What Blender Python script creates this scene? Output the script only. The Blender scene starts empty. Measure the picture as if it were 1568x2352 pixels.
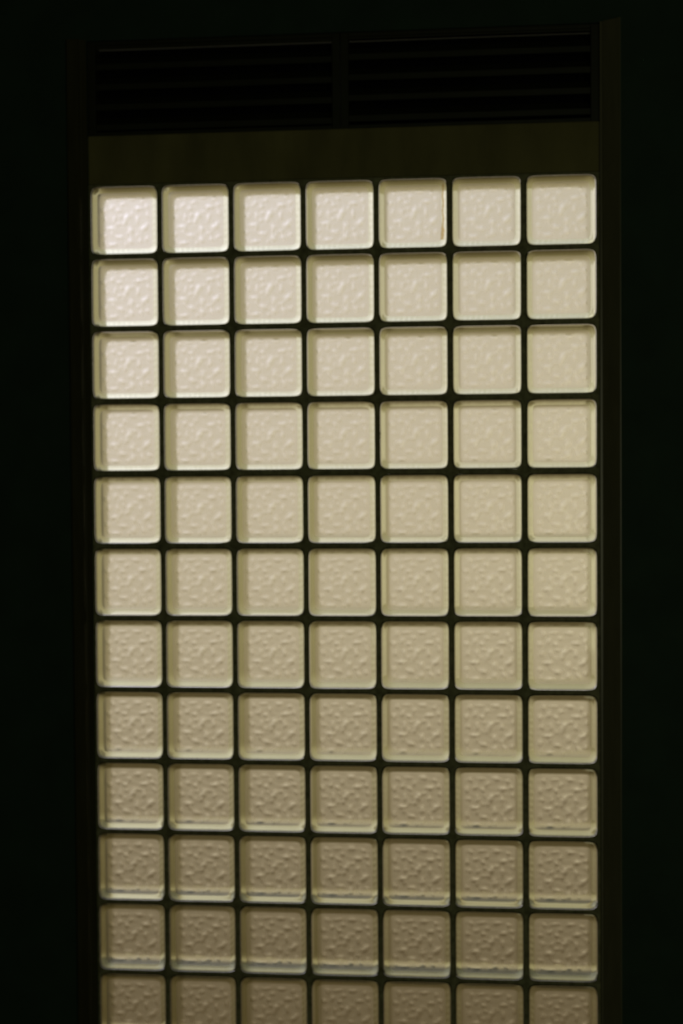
import bpy, bmesh, math, random
from mathutils import Matrix, Vector

S = bpy.context.scene
COL = S.collection
random.seed(7)

# ---------------------------------------------------------------- camera
CX, CY, CZ = 0.3715, -3.8849, 0.4034
YAW, PITCH, ROLL = 0.09559, -0.02865, 0.00710
cam = bpy.data.cameras.new('camera')
cam.sensor_fit = 'HORIZONTAL'
cam.sensor_width = 24.0
cam.lens = 3267.0 / 1568.0 * 24.0
cam.clip_start = 0.05
cam.clip_end = 500
cam.dof.use_dof = True
cam.dof.focus_distance = 3.30
cam.dof.aperture_fstop = 1.3
co = bpy.data.objects.new('camera', cam)
COL.objects.link(co)
R = (Matrix.Rotation(YAW, 4, 'Z') @ Matrix.Rotation(PITCH, 4, 'X') @ Matrix.Rotation(ROLL, 4, 'Y')
     @ Matrix.Rotation(math.pi / 2, 4, 'X'))
co.matrix_world = Matrix.Translation((CX, CY, CZ)) @ R
S.camera = co

# ---------------------------------------------------------------- sky
SKY_STRENGTH = 0.95
w = bpy.data.worlds.new('hazy_sky')
S.world = w
w.use_nodes = True
nt = w.node_tree
nt.nodes.clear()
def N(t, **k):
    n = nt.nodes.new(t)
    for a, b in k.items():
        setattr(n, a, b)
    return n
L = nt.links.new
tc = N('ShaderNodeTexCoord')
sep = N('ShaderNodeSeparateXYZ'); L(tc.outputs['Generated'], sep.inputs[0])
zr = N('ShaderNodeMapRange'); zr.inputs['From Min'].default_value = -1; L(sep.outputs['Z'], zr.inputs['Value'])
rmp = N('ShaderNodeValToRGB')                    # hazy land far below, warm haze at the horizon, cooler sky above
rmp.color_ramp.interpolation = 'B_SPLINE'
e = rmp.color_ramp.elements
e[0].position = 0.0; e[0].color = (0.11, 0.08, 0.040, 1)
e[1].position = 1.0; e[1].color = (0.60, 0.66, 0.76, 1)
for z_, c_ in ((-0.42, (0.125, 0.090, 0.045)), (-0.32, (0.18, 0.136, 0.076)), (-0.20, (0.43, 0.352, 0.232)), (-0.10, (0.66, 0.57, 0.405)),
               (0.0, (0.72, 0.63, 0.47)), (0.25, (0.74, 0.67, 0.55)), (0.6, (0.66, 0.68, 0.70))):
    m = e.new((z_ + 1) / 2); m.color = (*c_, 1)
L(zr.outputs[0], rmp.inputs[0])
dot = N('ShaderNodeVectorMath', operation='DOT_PRODUCT')   # broad glow of the veiled sun, upper left
az, el = math.radians(-30), math.radians(28)
dot.inputs[1].default_value = (math.sin(az) * math.cos(el), math.cos(az) * math.cos(el), math.sin(el))
L(tc.outputs['Generated'], dot.inputs[0])
mx = N('ShaderNodeMath', operation='MAXIMUM'); mx.inputs[1].default_value = 0; L(dot.outputs['Value'], mx.inputs[0])
pw = N('ShaderNodeMath', operation='POWER'); pw.inputs[1].default_value = 14; L(mx.outputs[0], pw.inputs[0])
glow = N('ShaderNodeVectorMath', operation='SCALE'); glow.inputs[0].default_value = (1.25, 1.22, 1.80); L(pw.outputs[0], glow.inputs['Scale'])
add = N('ShaderNodeVectorMath', operation='ADD'); L(rmp.outputs[0], add.inputs[0]); L(glow.outputs[0], add.inputs[1])
bg = N('ShaderNodeBackground'); bg.inputs[1].default_value = SKY_STRENGTH; L(add.outputs[0], bg.inputs[0])
wo = N('ShaderNodeOutputWorld'); L(bg.outputs[0], wo.inputs[0])

# added fill light behind the viewer; no doorway is built there
dl = bpy.data.lights.new('room_fill_light', 'AREA')
dl.shape = 'RECTANGLE'; dl.size = 0.9; dl.size_y = 1.9
dl.energy = 11.5
dl.color = (1.0, 1.0, 0.62)
do = bpy.data.objects.new('room_fill_light', dl)
COL.objects.link(do)
do.location = (1.6, -6.15, 0.1)
do.rotation_euler = (math.radians(90), 0, 0)
S.view_settings.view_transform = 'Standard'
S.view_settings.look = 'None'
S.view_settings.gamma = 1
S.view_settings.use_curve_mapping = False
S.view_settings.exposure = 0.0
S.cycles.max_bounces = 26
S.cycles.transmission_bounces = 20
S.cycles.diffuse_bounces = 6
S.cycles.glossy_bounces = 6
S.cycles.caustics_reflective = True
S.cycles.caustics_refractive = True
S.cycles.use_denoising = True

# ---------------------------------------------------------------- materials
def mat(name, col, rough=0.6, noise=0.0, scale=20.0, bump=0.0, spec=0.5, metal=0.0, stretch=(1, 1, 1)):
    m = bpy.data.materials.new(name)
    m.use_nodes = True
    t = m.node_tree
    b = t.nodes['Principled BSDF']
    b.inputs['Roughness'].default_value = rough
    b.inputs['Metallic'].default_value = metal
    b.inputs['Specular IOR Level'].default_value = spec
    c4 = (*col, 1)
    b.inputs['Base Color'].default_value = c4
    if noise or bump:
        tcn = t.nodes.new('ShaderNodeTexCoord')
        mp = t.nodes.new('ShaderNodeMapping'); mp.inputs['Scale'].default_value = stretch
        t.links.new(tcn.outputs['Object'], mp.inputs[0])
        nz = t.nodes.new('ShaderNodeTexNoise'); nz.inputs['Scale'].default_value = scale
        nz.inputs['Detail'].default_value = 6
        t.links.new(mp.outputs[0], nz.inputs[0])
        r = t.nodes.new('ShaderNodeValToRGB')
        r.color_ramp.elements[0].position = 0.3
        r.color_ramp.elements[1].position = 0.7
        r.color_ramp.elements[0].color = (*[x * (1 - noise) for x in col], 1)
        r.color_ramp.elements[1].color = (*[min(1, x * (1 + noise)) for x in col], 1)
        t.links.new(nz.outputs[0], r.inputs[0])
        t.links.new(r.outputs[0], b.inputs['Base Color'])
        if bump:
            bp = t.nodes.new('ShaderNodeBump'); bp.inputs['Strength'].default_value = bump
            bp.inputs['Distance'].default_value = 0.002
            t.links.new(nz.outputs[0], bp.inputs['Height'])
            t.links.new(bp.outputs[0], b.inputs['Normal'])
    return m

def glass(name, col, rough):
    m = bpy.data.materials.new(name)
    m.use_nodes = True
    t = m.node_tree
    t.nodes.clear()
    g = t.nodes.new('ShaderNodeBsdfGlass')
    g.inputs['Color'].default_value = (*col, 1)
    g.inputs['Roughness'].default_value = rough
    g.inputs['IOR'].default_value = 1.51
    o = t.nodes.new('ShaderNodeOutputMaterial')
    t.links.new(g.outputs[0], o.inputs[0])
    return m

GT = (0.985, 0.98, 0.945)
M_SHOULDER = glass('greenish_rim_glass', (0.82, 0.84, 0.68), 0.06)
M_GLASS = glass('pale_green_glass', GT, 0.0)
M_FROST = glass('satin_glass', GT, 0.20)
M_EDGE = glass('shade_tinted_rear_rim_glass', (0.66, 0.64, 0.50), 0.20)  # darker tint paints in the edge shading of the rear rim
M_PATT = glass('dimpled_satin_glass', GT, 0.20)        # satin field, smoother dimples; light gathered in the dimples painted as paler tint
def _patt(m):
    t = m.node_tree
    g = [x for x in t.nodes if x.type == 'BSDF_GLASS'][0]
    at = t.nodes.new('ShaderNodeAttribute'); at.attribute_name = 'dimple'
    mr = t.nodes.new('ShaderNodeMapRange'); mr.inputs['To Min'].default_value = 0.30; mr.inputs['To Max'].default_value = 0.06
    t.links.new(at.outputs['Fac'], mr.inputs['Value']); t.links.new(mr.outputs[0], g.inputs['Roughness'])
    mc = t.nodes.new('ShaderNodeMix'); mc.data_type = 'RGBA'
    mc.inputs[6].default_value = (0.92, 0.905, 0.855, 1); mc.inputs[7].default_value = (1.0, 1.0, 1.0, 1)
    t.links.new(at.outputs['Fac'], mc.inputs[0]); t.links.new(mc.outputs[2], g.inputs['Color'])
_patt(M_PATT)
M_COAT = mat('cream_edge_coating', (0.36, 0.38, 0.25), 0.9, spec=0.0)
M_MORTAR = mat('grey_mortar', (0.34, 0.34, 0.20), 0.95, noise=0.35, scale=60, bump=0.6, spec=0.1)
M_WALL = mat('dark_green_wall_paint', (0.038, 0.078, 0.052), 0.7, noise=0.15, scale=8, bump=0.2, spec=0.25)
M_LINTEL = mat('olive_plaster', (0.26, 0.24, 0.10), 0.8, noise=0.25, scale=9, bump=0.4, spec=0.2, stretch=(1, 1, 0.35))
M_FRAME = mat('dark_olive_frame_paint', (0.075, 0.072, 0.030), 0.35, noise=0.15, scale=15, bump=0.1, spec=0.5, stretch=(4, 4, 0.5))
M_GLOSS = mat('glossy_lit_frame_paint', (0.18, 0.175, 0.10), 0.30, noise=0.1, scale=15, bump=0.05, spec=0.5, stretch=(4, 4, 0.5))  # base colour lightened to stand for light reflected off the right post
M_VENT = mat('dark_vent_metal', (0.034, 0.038, 0.018), 0.45, noise=0.15, scale=12, spec=0.4)
M_BACKING = mat('black_backing', (0.01, 0.01, 0.01), 0.9, spec=0.0)
M_FLOOR = mat('dark_floor', (0.10, 0.09, 0.07), 0.5, noise=0.3, scale=6, bump=0.1)
M_CEIL = mat('dark_ceiling', (0.10, 0.11, 0.07), 0.8, noise=0.1, scale=6)
M_GROUND = mat('tan_yard_ground', (0.36, 0.26, 0.135), 0.95, noise=0.12, scale=0.7, spec=0.0)
M_OUT = mat('outside_render', (0.45, 0.40, 0.30), 0.9, noise=0.1, scale=3, spec=0.1)

# ---------------------------------------------------------------- helpers
def link(name, bm, mats, parent=None, smooth=False, **props):
    me = bpy.data.meshes.new(name)
    bm.normal_update()
    bm.to_mesh(me)
    bm.free()
    for mm in (mats if isinstance(mats, (list, tuple)) else [mats]):
        me.materials.append(mm)
    if smooth:
        for p in me.polygons:
            p.use_smooth = True
    o = bpy.data.objects.new(name, me)
    COL.objects.link(o)
    if parent:
        o.parent = parent
    for k, v in props.items():
        o[k] = v
    return o

def box(bm, x0, x1, y0, y1, z0, z1, bevel=0.0, mi=0):
    r = bmesh.ops.create_cube(bm, size=1)
    vs = r['verts']
    for v in vs:
        v.co = Vector(((x0 + x1) / 2 + v.co.x * (x1 - x0), (y0 + y1) / 2 + v.co.y * (y1 - y0), (z0 + z1) / 2 + v.co.z * (z1 - z0)))
    es = list({ed for v in vs for ed in v.link_edges})
    if bevel:
        bmesh.ops.bevel(bm, geom=es, offset=bevel, segments=2, affect='EDGES', profile=0.5)

def struct(name, bm, m, label, cat, **k):
    return link(name, bm, m, kind='structure', label=label, category=cat, **k)

# ---------------------------------------------------------------- positions
ZJ = [1.2010, 1.0019, 0.8018, 0.6017, 0.4001, 0.1989, -0.0013, -0.2017, -0.4018, -0.602, -0.8003, -0.999, -1.199]
XJ = [-0.6985, -0.4990, -0.2993, -0.0992, 0.0999, 0.2986, 0.4977, 0.6975]
WX, ZL0, ZL1, ZV1 = 0.700, 1.203, 1.337, 1.597       # opening half width, lintel bottom/top, vent top
ZF, ZC = -1.50, 2.05                                  # floor, ceiling
WT = 0.10                                             # wall thickness

# ---------------------------------------------------------------- room shell
RX0, RX1, RY0 = -2.6, 3.1, -6.2
bm = bmesh.new(); box(bm, RX0 - 0.1, RX1 + 0.1, RY0 - 0.1, WT, ZF - 0.1, ZF)
struct('floor', bm, M_FLOOR, 'dark smooth floor of the unlit room', 'floor')
bm = bmesh.new(); box(bm, RX0 - 0.1, RX1 + 0.1, RY0 - 0.1, WT, ZC, ZC + 0.12)
struct('ceiling', bm, M_CEIL, 'dark ceiling of the unlit room', 'ceiling')
bm = bmesh.new(); box(bm, RX0 - 0.1, RX0, RY0 - 0.1, WT, ZF, ZC)
struct('wall_left', bm, M_WALL, 'dark green side wall on the left of the room', 'wall')
bm = bmesh.new(); box(bm, RX1, RX1 + 0.1, RY0 - 0.1, WT, ZF, ZC)
struct('wall_right', bm, M_WALL, 'dark green side wall on the right of the room', 'wall')
bm = bmesh.new(); box(bm, RX0, RX1, RY0 - 0.1, RY0, ZF, ZC)
struct('wall_back', bm, M_WALL, 'dark wall behind the viewer', 'wall')
# the wall that holds the glass blocks: one mesh with a hole
bm = bmesh.new()
box(bm, RX0, -WX, 0, WT, ZF, ZC)
box(bm, WX, RX1, 0, WT, ZF, ZC)
box(bm, -WX, WX, 0, WT, ZV1, ZC)
box(bm, -WX, WX, 0, WT, ZF, ZJ[-1] - 0.004)
struct('wall_front', bm, M_WALL, 'near-black green painted wall around the bright glass block window', 'wall')

# lintel between the blocks and the vent
bm = bmesh.new(); box(bm, -WX, WX, 0.002, WT, ZL0, ZL1, bevel=0.003)
struct('trim_1', bm, M_LINTEL, 'plain olive plaster band between the glass blocks and the louvred vent', 'lintel')
# side posts, each an upright with a splayed face turned a little towards the glass
def post(prof):
    b = bmesh.new()
    A = [b.verts.new((x, y, ZF)) for x, y in prof]
    B = [b.verts.new((x, y, ZV1 + 0.001)) for x, y in prof]
    b.faces.new(A); b.faces.new(B[::-1])
    for q in range(len(prof)):
        b.faces.new((A[q], B[q], B[(q + 1) % len(prof)], A[(q + 1) % len(prof)]))
    bmesh.ops.recalc_face_normals(b, faces=b.faces)
    return b
struct('trim_2', post([(-0.7005, -0.0005), (-0.7005, -0.004), (-0.7125, -0.014), (-0.716, -0.016), (-0.718, -0.022), (-0.750, -0.022), (-0.752, -0.020), (-0.752, -0.0005)]),
       M_FRAME, 'dark painted upright frame strip left of the glass blocks', 'frame')
struct('trim_3', post([(0.7003, -0.0005), (0.7003, -0.006), (0.7065, -0.006), (0.7075, -0.010), (0.7505, -0.036), (0.7525, -0.036), (0.7530, -0.0005)]),
       M_GLOSS, 'dark glossy upright frame strip right of the glass blocks', 'frame')

# ---------------------------------------------------------------- glass block window
bm = bmesh.new()
HB = 0.0950                                            # half size of a block
MY0, MY1 = 0.004, 0.078
bx = [(XJ[i] + XJ[i + 1]) / 2 for i in range(7)]
bz = [(ZJ[j] + ZJ[j + 1]) / 2 for j in range(12)]
gap = -0.0002
xs = [-WX + 0.0005] + [v for c in bx for v in (c - HB - gap, c + HB + gap)] + [WX - 0.0005]
for k in range(0, len(xs), 2):                         # upright joints
    if xs[k + 1] > xs[k]:
        box(bm, xs[k], xs[k + 1], MY0, MY1, ZJ[-1] - 0.003, ZJ[0] + 0.001)
for c in bx:                                           # level joints between them
    zs = [ZJ[0] + 0.001] + [v for z in bz for v in (z + HB + gap, z - HB - gap)] + [ZJ[-1] - 0.003]
    for k in range(0, len(zs), 2):
        if zs[k] > zs[k + 1]:
            box(bm, c - HB - gap, c + HB + gap, MY0 + 0.0004, MY1, zs[k + 1], zs[k])
# outline of a rounded block corner, measured from the joint crossing
def fine_arc():
    pts = []
    for q in range(15):                                # xb, zb run along the corner
        xb = 0.0948 - 0.0055 * (q / 14) ** 2
        zb = 0.095 * (1 - (xb / 0.095) ** 11) ** (1 / 11)
        pts.append((0.1 - xb + 0.0004, 0.1 - zb + 0.0004))
    half = [p_ for p_ in pts if p_[1] >= p_[0]]
    return half + [(b_, a_) for a_, b_ in half[::-1]]
FA = fine_arc()
for x_ in XJ:                                          # mortar swelling where the rounded corners meet
    for z_ in ZJ:
        ring = []
        for sx, sz, rev in ((1, 1, False), (1, -1, True), (-1, -1, False), (-1, 1, True)):
            pts = FA[::-1] if rev else FA
            ring += [(sx * p_[0], sz * p_[1]) for p_ in pts]
        a_, b_ = [], []
        for dx, dz in ring:
            px = min(WX - 0.0006, max(-WX + 0.0006, x_ + dx)); pz = min(ZJ[0] + 0.0009, max(ZJ[-1] - 0.0029, z_ + dz))
            a_.append(bm.verts.new((px, MY0 + 0.0008, pz))); b_.append(bm.verts.new((px, MY1, pz)))
        bm.faces.new(a_); bm.faces.new(b_[::-1])
        for q in range(len(ring)):
            k2 = (q + 1) % len(ring)
            bm.faces.new((a_[q], b_[q], b_[k2], a_[k2]))
for x_, z_, sx, sz in ((0.1055, 0.500, 0.0022, 0.012), (0.1050, 0.528, 0.0018, 0.006), (0.0125, 0.2035, 0.006, 0.0035), (-0.208, -1.0, 0.004, 0.003)):
    rr = bmesh.ops.create_icosphere(bm, subdivisions=2, radius=1)      # crumbs of squeezed-out mortar
    for v in rr['verts']:
        q = 1 + 0.25 * math.sin(v.co.x * 5 + v.co.z * 7)
        v.co = Vector((x_ + v.co.x * sx * q, 0.0035 + v.co.y * 0.0035, z_ + v.co.z * sz * q))
window = struct('window_1', bm, M_MORTAR, 'tall backlit window of rippled square glass blocks in dark mortar joints', 'window')

# pattern blobs read off the block faces: x, z (mm from the block centre), length, width (mm), tilt (deg), weight
BL = [(5, 8, 20, 6, 62, 1.25), (-2, -8, 12, 5, 62, 0.6), (-17, 30, 9, 6, 45, 0.8), (-36, 38, 13, 5, 45, 0.7),
      (20, 61, 17, 5, 0, 0.8), (-22, 61, 20, 4, 5, 0.5), (52, 55, 10, 5, -10, 0.6), (38, 33, 17, 5, 3, 1.0),
      (36, 4, 8, 8, 0, 0.9), (-30, 5, 9, 8, 0, 0.7), (-38, -20, 19, 5, 4, 1.0), (55, -20, 21, 6, 42, 1.2),
      (66, 16, 9, 7, 20, 0.6), (-55, 5, 12, 6, 0, 0.6), (16, -28, 16, 6, 85, 0.9), (-33, -30, 8, 7, 0, 0.6),
      (-14, -45, 10, 9, 80, 0.9), (16, -56, 15, 6, 88, 1.0), (43, -55, 9, 8, 20, 0.8), (-35, -66, 19, 5, 2, 1.0),
      (-60, -40, 12, 6, 30, 0.6), (-60, 30, 12, 6, -5, 0.7), (-57, -62, 8, 6, 0, 0.5), (62, 38, 10, 6, 60, 0.7),
      (-5, 46, 11, 5, 35, 0.6), (63, -50, 10, 6, 85, 0.7), (2, -66, 9, 5, 0, 0.5), (36, -38, 9, 5, 70, 0.5),
      (-50, 58, 10, 6, 20, 0.6), (22, 18, 9, 5, 70, 0.5), (-12, 14, 9, 5, 50, 0.5), (-18, -8, 11, 5, 20, 0.5)]
def h_front(x, z):
    s = 0.0
    for bx_, bz_, l, wd, a, g in BL:
        dx, dz = x * 1000 - bx_, z * 1000 - bz_
        c, sn = math.cos(math.radians(a)), math.sin(math.radians(a))
        p, q = (dx * c + dz * sn) / (l * 0.60), (-dx * sn + dz * c) / (wd * 1.15)
        d = p * p + q * q
        if d < 12:
            s += g * math.exp(-d)
    return s
def h_back(x, z):
    x, z = x * 1000, z * 1000
    return (math.sin(x * 0.43 + 1.1 * math.sin(z * 0.11)) * (0.55 + 0.45 * math.sin(z * 0.17 + x * 0.05))
            + 0.5 * math.sin(z * 0.36 + 1.4 * math.sin(x * 0.13)))

def shell(n, hs, hin, fil, p, y0, hfun, amp, sign, pw=1.0, frac=0.82):
    """square grid of points: flat (patterned) field of half size hin, then a sloping shoulder out to half size hs"""
    t0 = frac
    P = []
    for i in range(n + 1):
        row = []
        for j in range(n + 1):
            u, v = 2 * i / n - 1, 2 * j / n - 1
            t = max(abs(u), abs(v))
            hv = 0.0
            if t < 1e-9:
                x = z = 0.0; d = 0.0
            else:
                pn = (abs(u) ** p + abs(v) ** p) ** (1 / p)
                k = 1 + (t / pn - 1) * min(1, max(0, (t - 0.55) / 0.35))
                if t <= t0:
                    s = hin * t / t0; d = 0.0
                else:
                    q = (t - t0) / (1 - t0)
                    s = hin + (hs - hin) * q; d = fil * q ** pw
                x, z = s * u / t * k, s * v / t * k
            if amp and t < t0:
                edge = min(1, (t0 - t) / 0.13)
                hv = hfun(x, z) * edge
                d += amp * hv
            row.append((Vector((x, y0 + sign * d, z)), hv))
        P.append(row)
    return P

def closed(bm, n, A, B, flip, mi_side, mi_front=0, mi_back=0, n_field=0):
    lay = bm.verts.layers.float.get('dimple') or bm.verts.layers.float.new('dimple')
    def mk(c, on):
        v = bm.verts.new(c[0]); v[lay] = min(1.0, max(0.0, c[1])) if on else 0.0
        return v
    va = [[mk(c, True) for c in r] for r in A]
    vb = [[mk(c, False) for c in r] for r in B]
    def f(vs, mi, sm=True):
        fc = bm.faces.new(vs[::-1] if flip else vs); fc.material_index = mi; fc.smooth = sm
    lo, hi = n_field, n - 1 - n_field
    for i in range(n):
        for j in range(n):
            inner = n_field and lo <= i <= hi and lo <= j <= hi
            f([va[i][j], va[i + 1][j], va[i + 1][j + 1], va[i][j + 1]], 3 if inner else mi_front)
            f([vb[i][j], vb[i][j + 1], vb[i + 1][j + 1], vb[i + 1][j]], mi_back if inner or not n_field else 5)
    per = ([(i, 0) for i in range(n)] + [(n, j) for j in range(n)] + [(n - i, n) for i in range(n)] + [(0, n - j) for j in range(n)])
    for k in range(len(per)):
        a, b = per[k], per[(k + 1) % len(per)]
        f([va[b[0]][b[1]], va[a[0]][a[1]], vb[a[0]][a[1]], vb[b[0]][b[1]]], mi_side, False)

bm = bmesh.new()
n = 30
closed(bm, n, shell(n, HB, HB - 0.003, 0.002, 11, 0.0, None, 0, 1, 1.6, 1 - 2 / n * 2),
       shell(n, HB, HB - 0.003, 0.002, 11, 0.080, None, 0, -1, 1.6, 1 - 2 / n * 2), False, 2, 0, 1)
n = 96
NS = 8                                                  # rings of the shoulder
FR = 1 - 2 * NS / n
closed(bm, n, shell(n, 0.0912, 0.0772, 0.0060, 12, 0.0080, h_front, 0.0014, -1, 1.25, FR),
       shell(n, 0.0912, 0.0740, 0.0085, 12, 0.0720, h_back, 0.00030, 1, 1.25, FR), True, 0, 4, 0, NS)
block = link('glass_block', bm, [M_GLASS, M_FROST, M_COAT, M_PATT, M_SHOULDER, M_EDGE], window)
block.location = (bx[0], 0, bz[0])
for j in range(12):
    for i in range(7):
        o = block if (i, j) == (0, 0) else block.copy()
        if o is not block:
            COL.objects.link(o)
            o.parent = window
        o.location = (bx[i], random.uniform(-0.0004, 0.0004), bz[j])
        o.rotation_euler = (random.uniform(-.002, .002), random.uniform(-.0015, .0015), random.uniform(-.002, .002))

# a rusty run on the right edge of the fifth block of the top row
M_RUST = glass('rust_film', (0.90, 0.80, 0.62), 0.25)
top5 = [o for o in window.children if abs(o.location.x - bx[4]) < 0.01 and abs(o.location.z - bz[0]) < 0.01][0]
bm = bmesh.new()
A, B = [], []
for q in range(26):
    z_ = 0.078 - q * 0.006
    wd = 0.0012 + 0.0012 * abs(math.sin(q * 1.7)) + (0.0022 if q > 19 else 0)
    xc = 0.0815 + 0.0012 * math.sin(q * 0.9) - (0.0025 if q > 21 else 0)
    A.append((bm.verts.new((xc - wd, -0.0006, z_)), bm.verts.new((xc + wd, -0.0006, z_))))
    B.append((bm.verts.new((xc - wd, -0.0002, z_)), bm.verts.new((xc + wd, -0.0002, z_))))
for q in range(25):
    bm.faces.new((A[q][0], A[q + 1][0], A[q + 1][1], A[q][1])); bm.faces.new((B[q][0], B[q][1], B[q + 1][1], B[q + 1][0]))
    bm.faces.new((A[q][0], B[q][0], B[q + 1][0], A[q + 1][0])); bm.faces.new((A[q][1], A[q + 1][1], B[q + 1][1], B[q][1]))
bm.faces.new((A[0][0], A[0][1], B[0][1], B[0][0])); bm.faces.new((A[-1][0], B[-1][0], B[-1][1], A[-1][1]))
bmesh.ops.recalc_face_normals(bm, faces=bm.faces)
link('rust_stain', bm, M_RUST, top5, label='thin brown rust run')

# ---------------------------------------------------------------- louvred vents above
def vent(x0, x1, dz, label):
    root = bpy.data.objects.new('louvre_vent', None)
    COL.objects.link(root)
    root.location = ((x0 + x1) / 2, 0.0, ZL1)
    root['label'] = label; root['category'] = 'vent'; root['group'] = 'louvred vents above the glass blocks'
    hx = (x1 - x0) / 2 - 0.0006
    H = ZV1 - ZL1 - 0.0012
    b = bmesh.new()
    fw = 0.022
    box(b, -hx, -hx + fw, 0.004, 0.050, 0.0006, H, 0.0015)
    box(b, hx - fw, hx, 0.004, 0.050, 0.0006, H, 0.0015)
    box(b, -hx + fw, hx - fw, 0.004, 0.050, 0.0006, 0.010, 0.0015)
    box(b, -hx + fw, hx - fw, 0.004, 0.050, H - 0.010, H, 0.0015)
    link('frame', b, M_VENT, root)
    b = bmesh.new()
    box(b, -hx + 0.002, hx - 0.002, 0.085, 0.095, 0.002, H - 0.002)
    link('light_block_panel', b, M_BACKING, root)  # panel added to block outside light behind the slats
    for k in range(5):
        zc = 0.024 + 0.0555 * k + dz
        b = bmesh.new()
        prof = [(0.010, -0.008), (0.010, 0.008), (0.012, 0.009), (0.045, 0.034), (0.046, 0.032), (0.0125, 0.005), (0.0125, -0.008)]
        hw = hx - fw - 0.0005
        if zc + 0.034 > H - 0.010:
            prof = [(y, min(z, H - 0.0105 - zc)) for y, z in prof]
        A = [b.verts.new((-hw, y, zc + z)) for y, z in prof]
        B = [b.verts.new((hw, y, zc + z)) for y, z in prof]
        nn = len(prof)
        b.faces.new(A); b.faces.new(B[::-1])
        for q in range(nn):
            b.faces.new((A[q], B[q], B[(q + 1) % nn], A[(q + 1) % nn]))
        bmesh.ops.recalc_face_normals(b, faces=b.faces)
        link('slat', b, M_VENT, root)
vent(-WX, 0.003, 0.000, 'left one of the two dark louvred vents above the lintel')
vent(0.003, WX, 0.004, 'right one of the two dark louvred vents above the lintel')
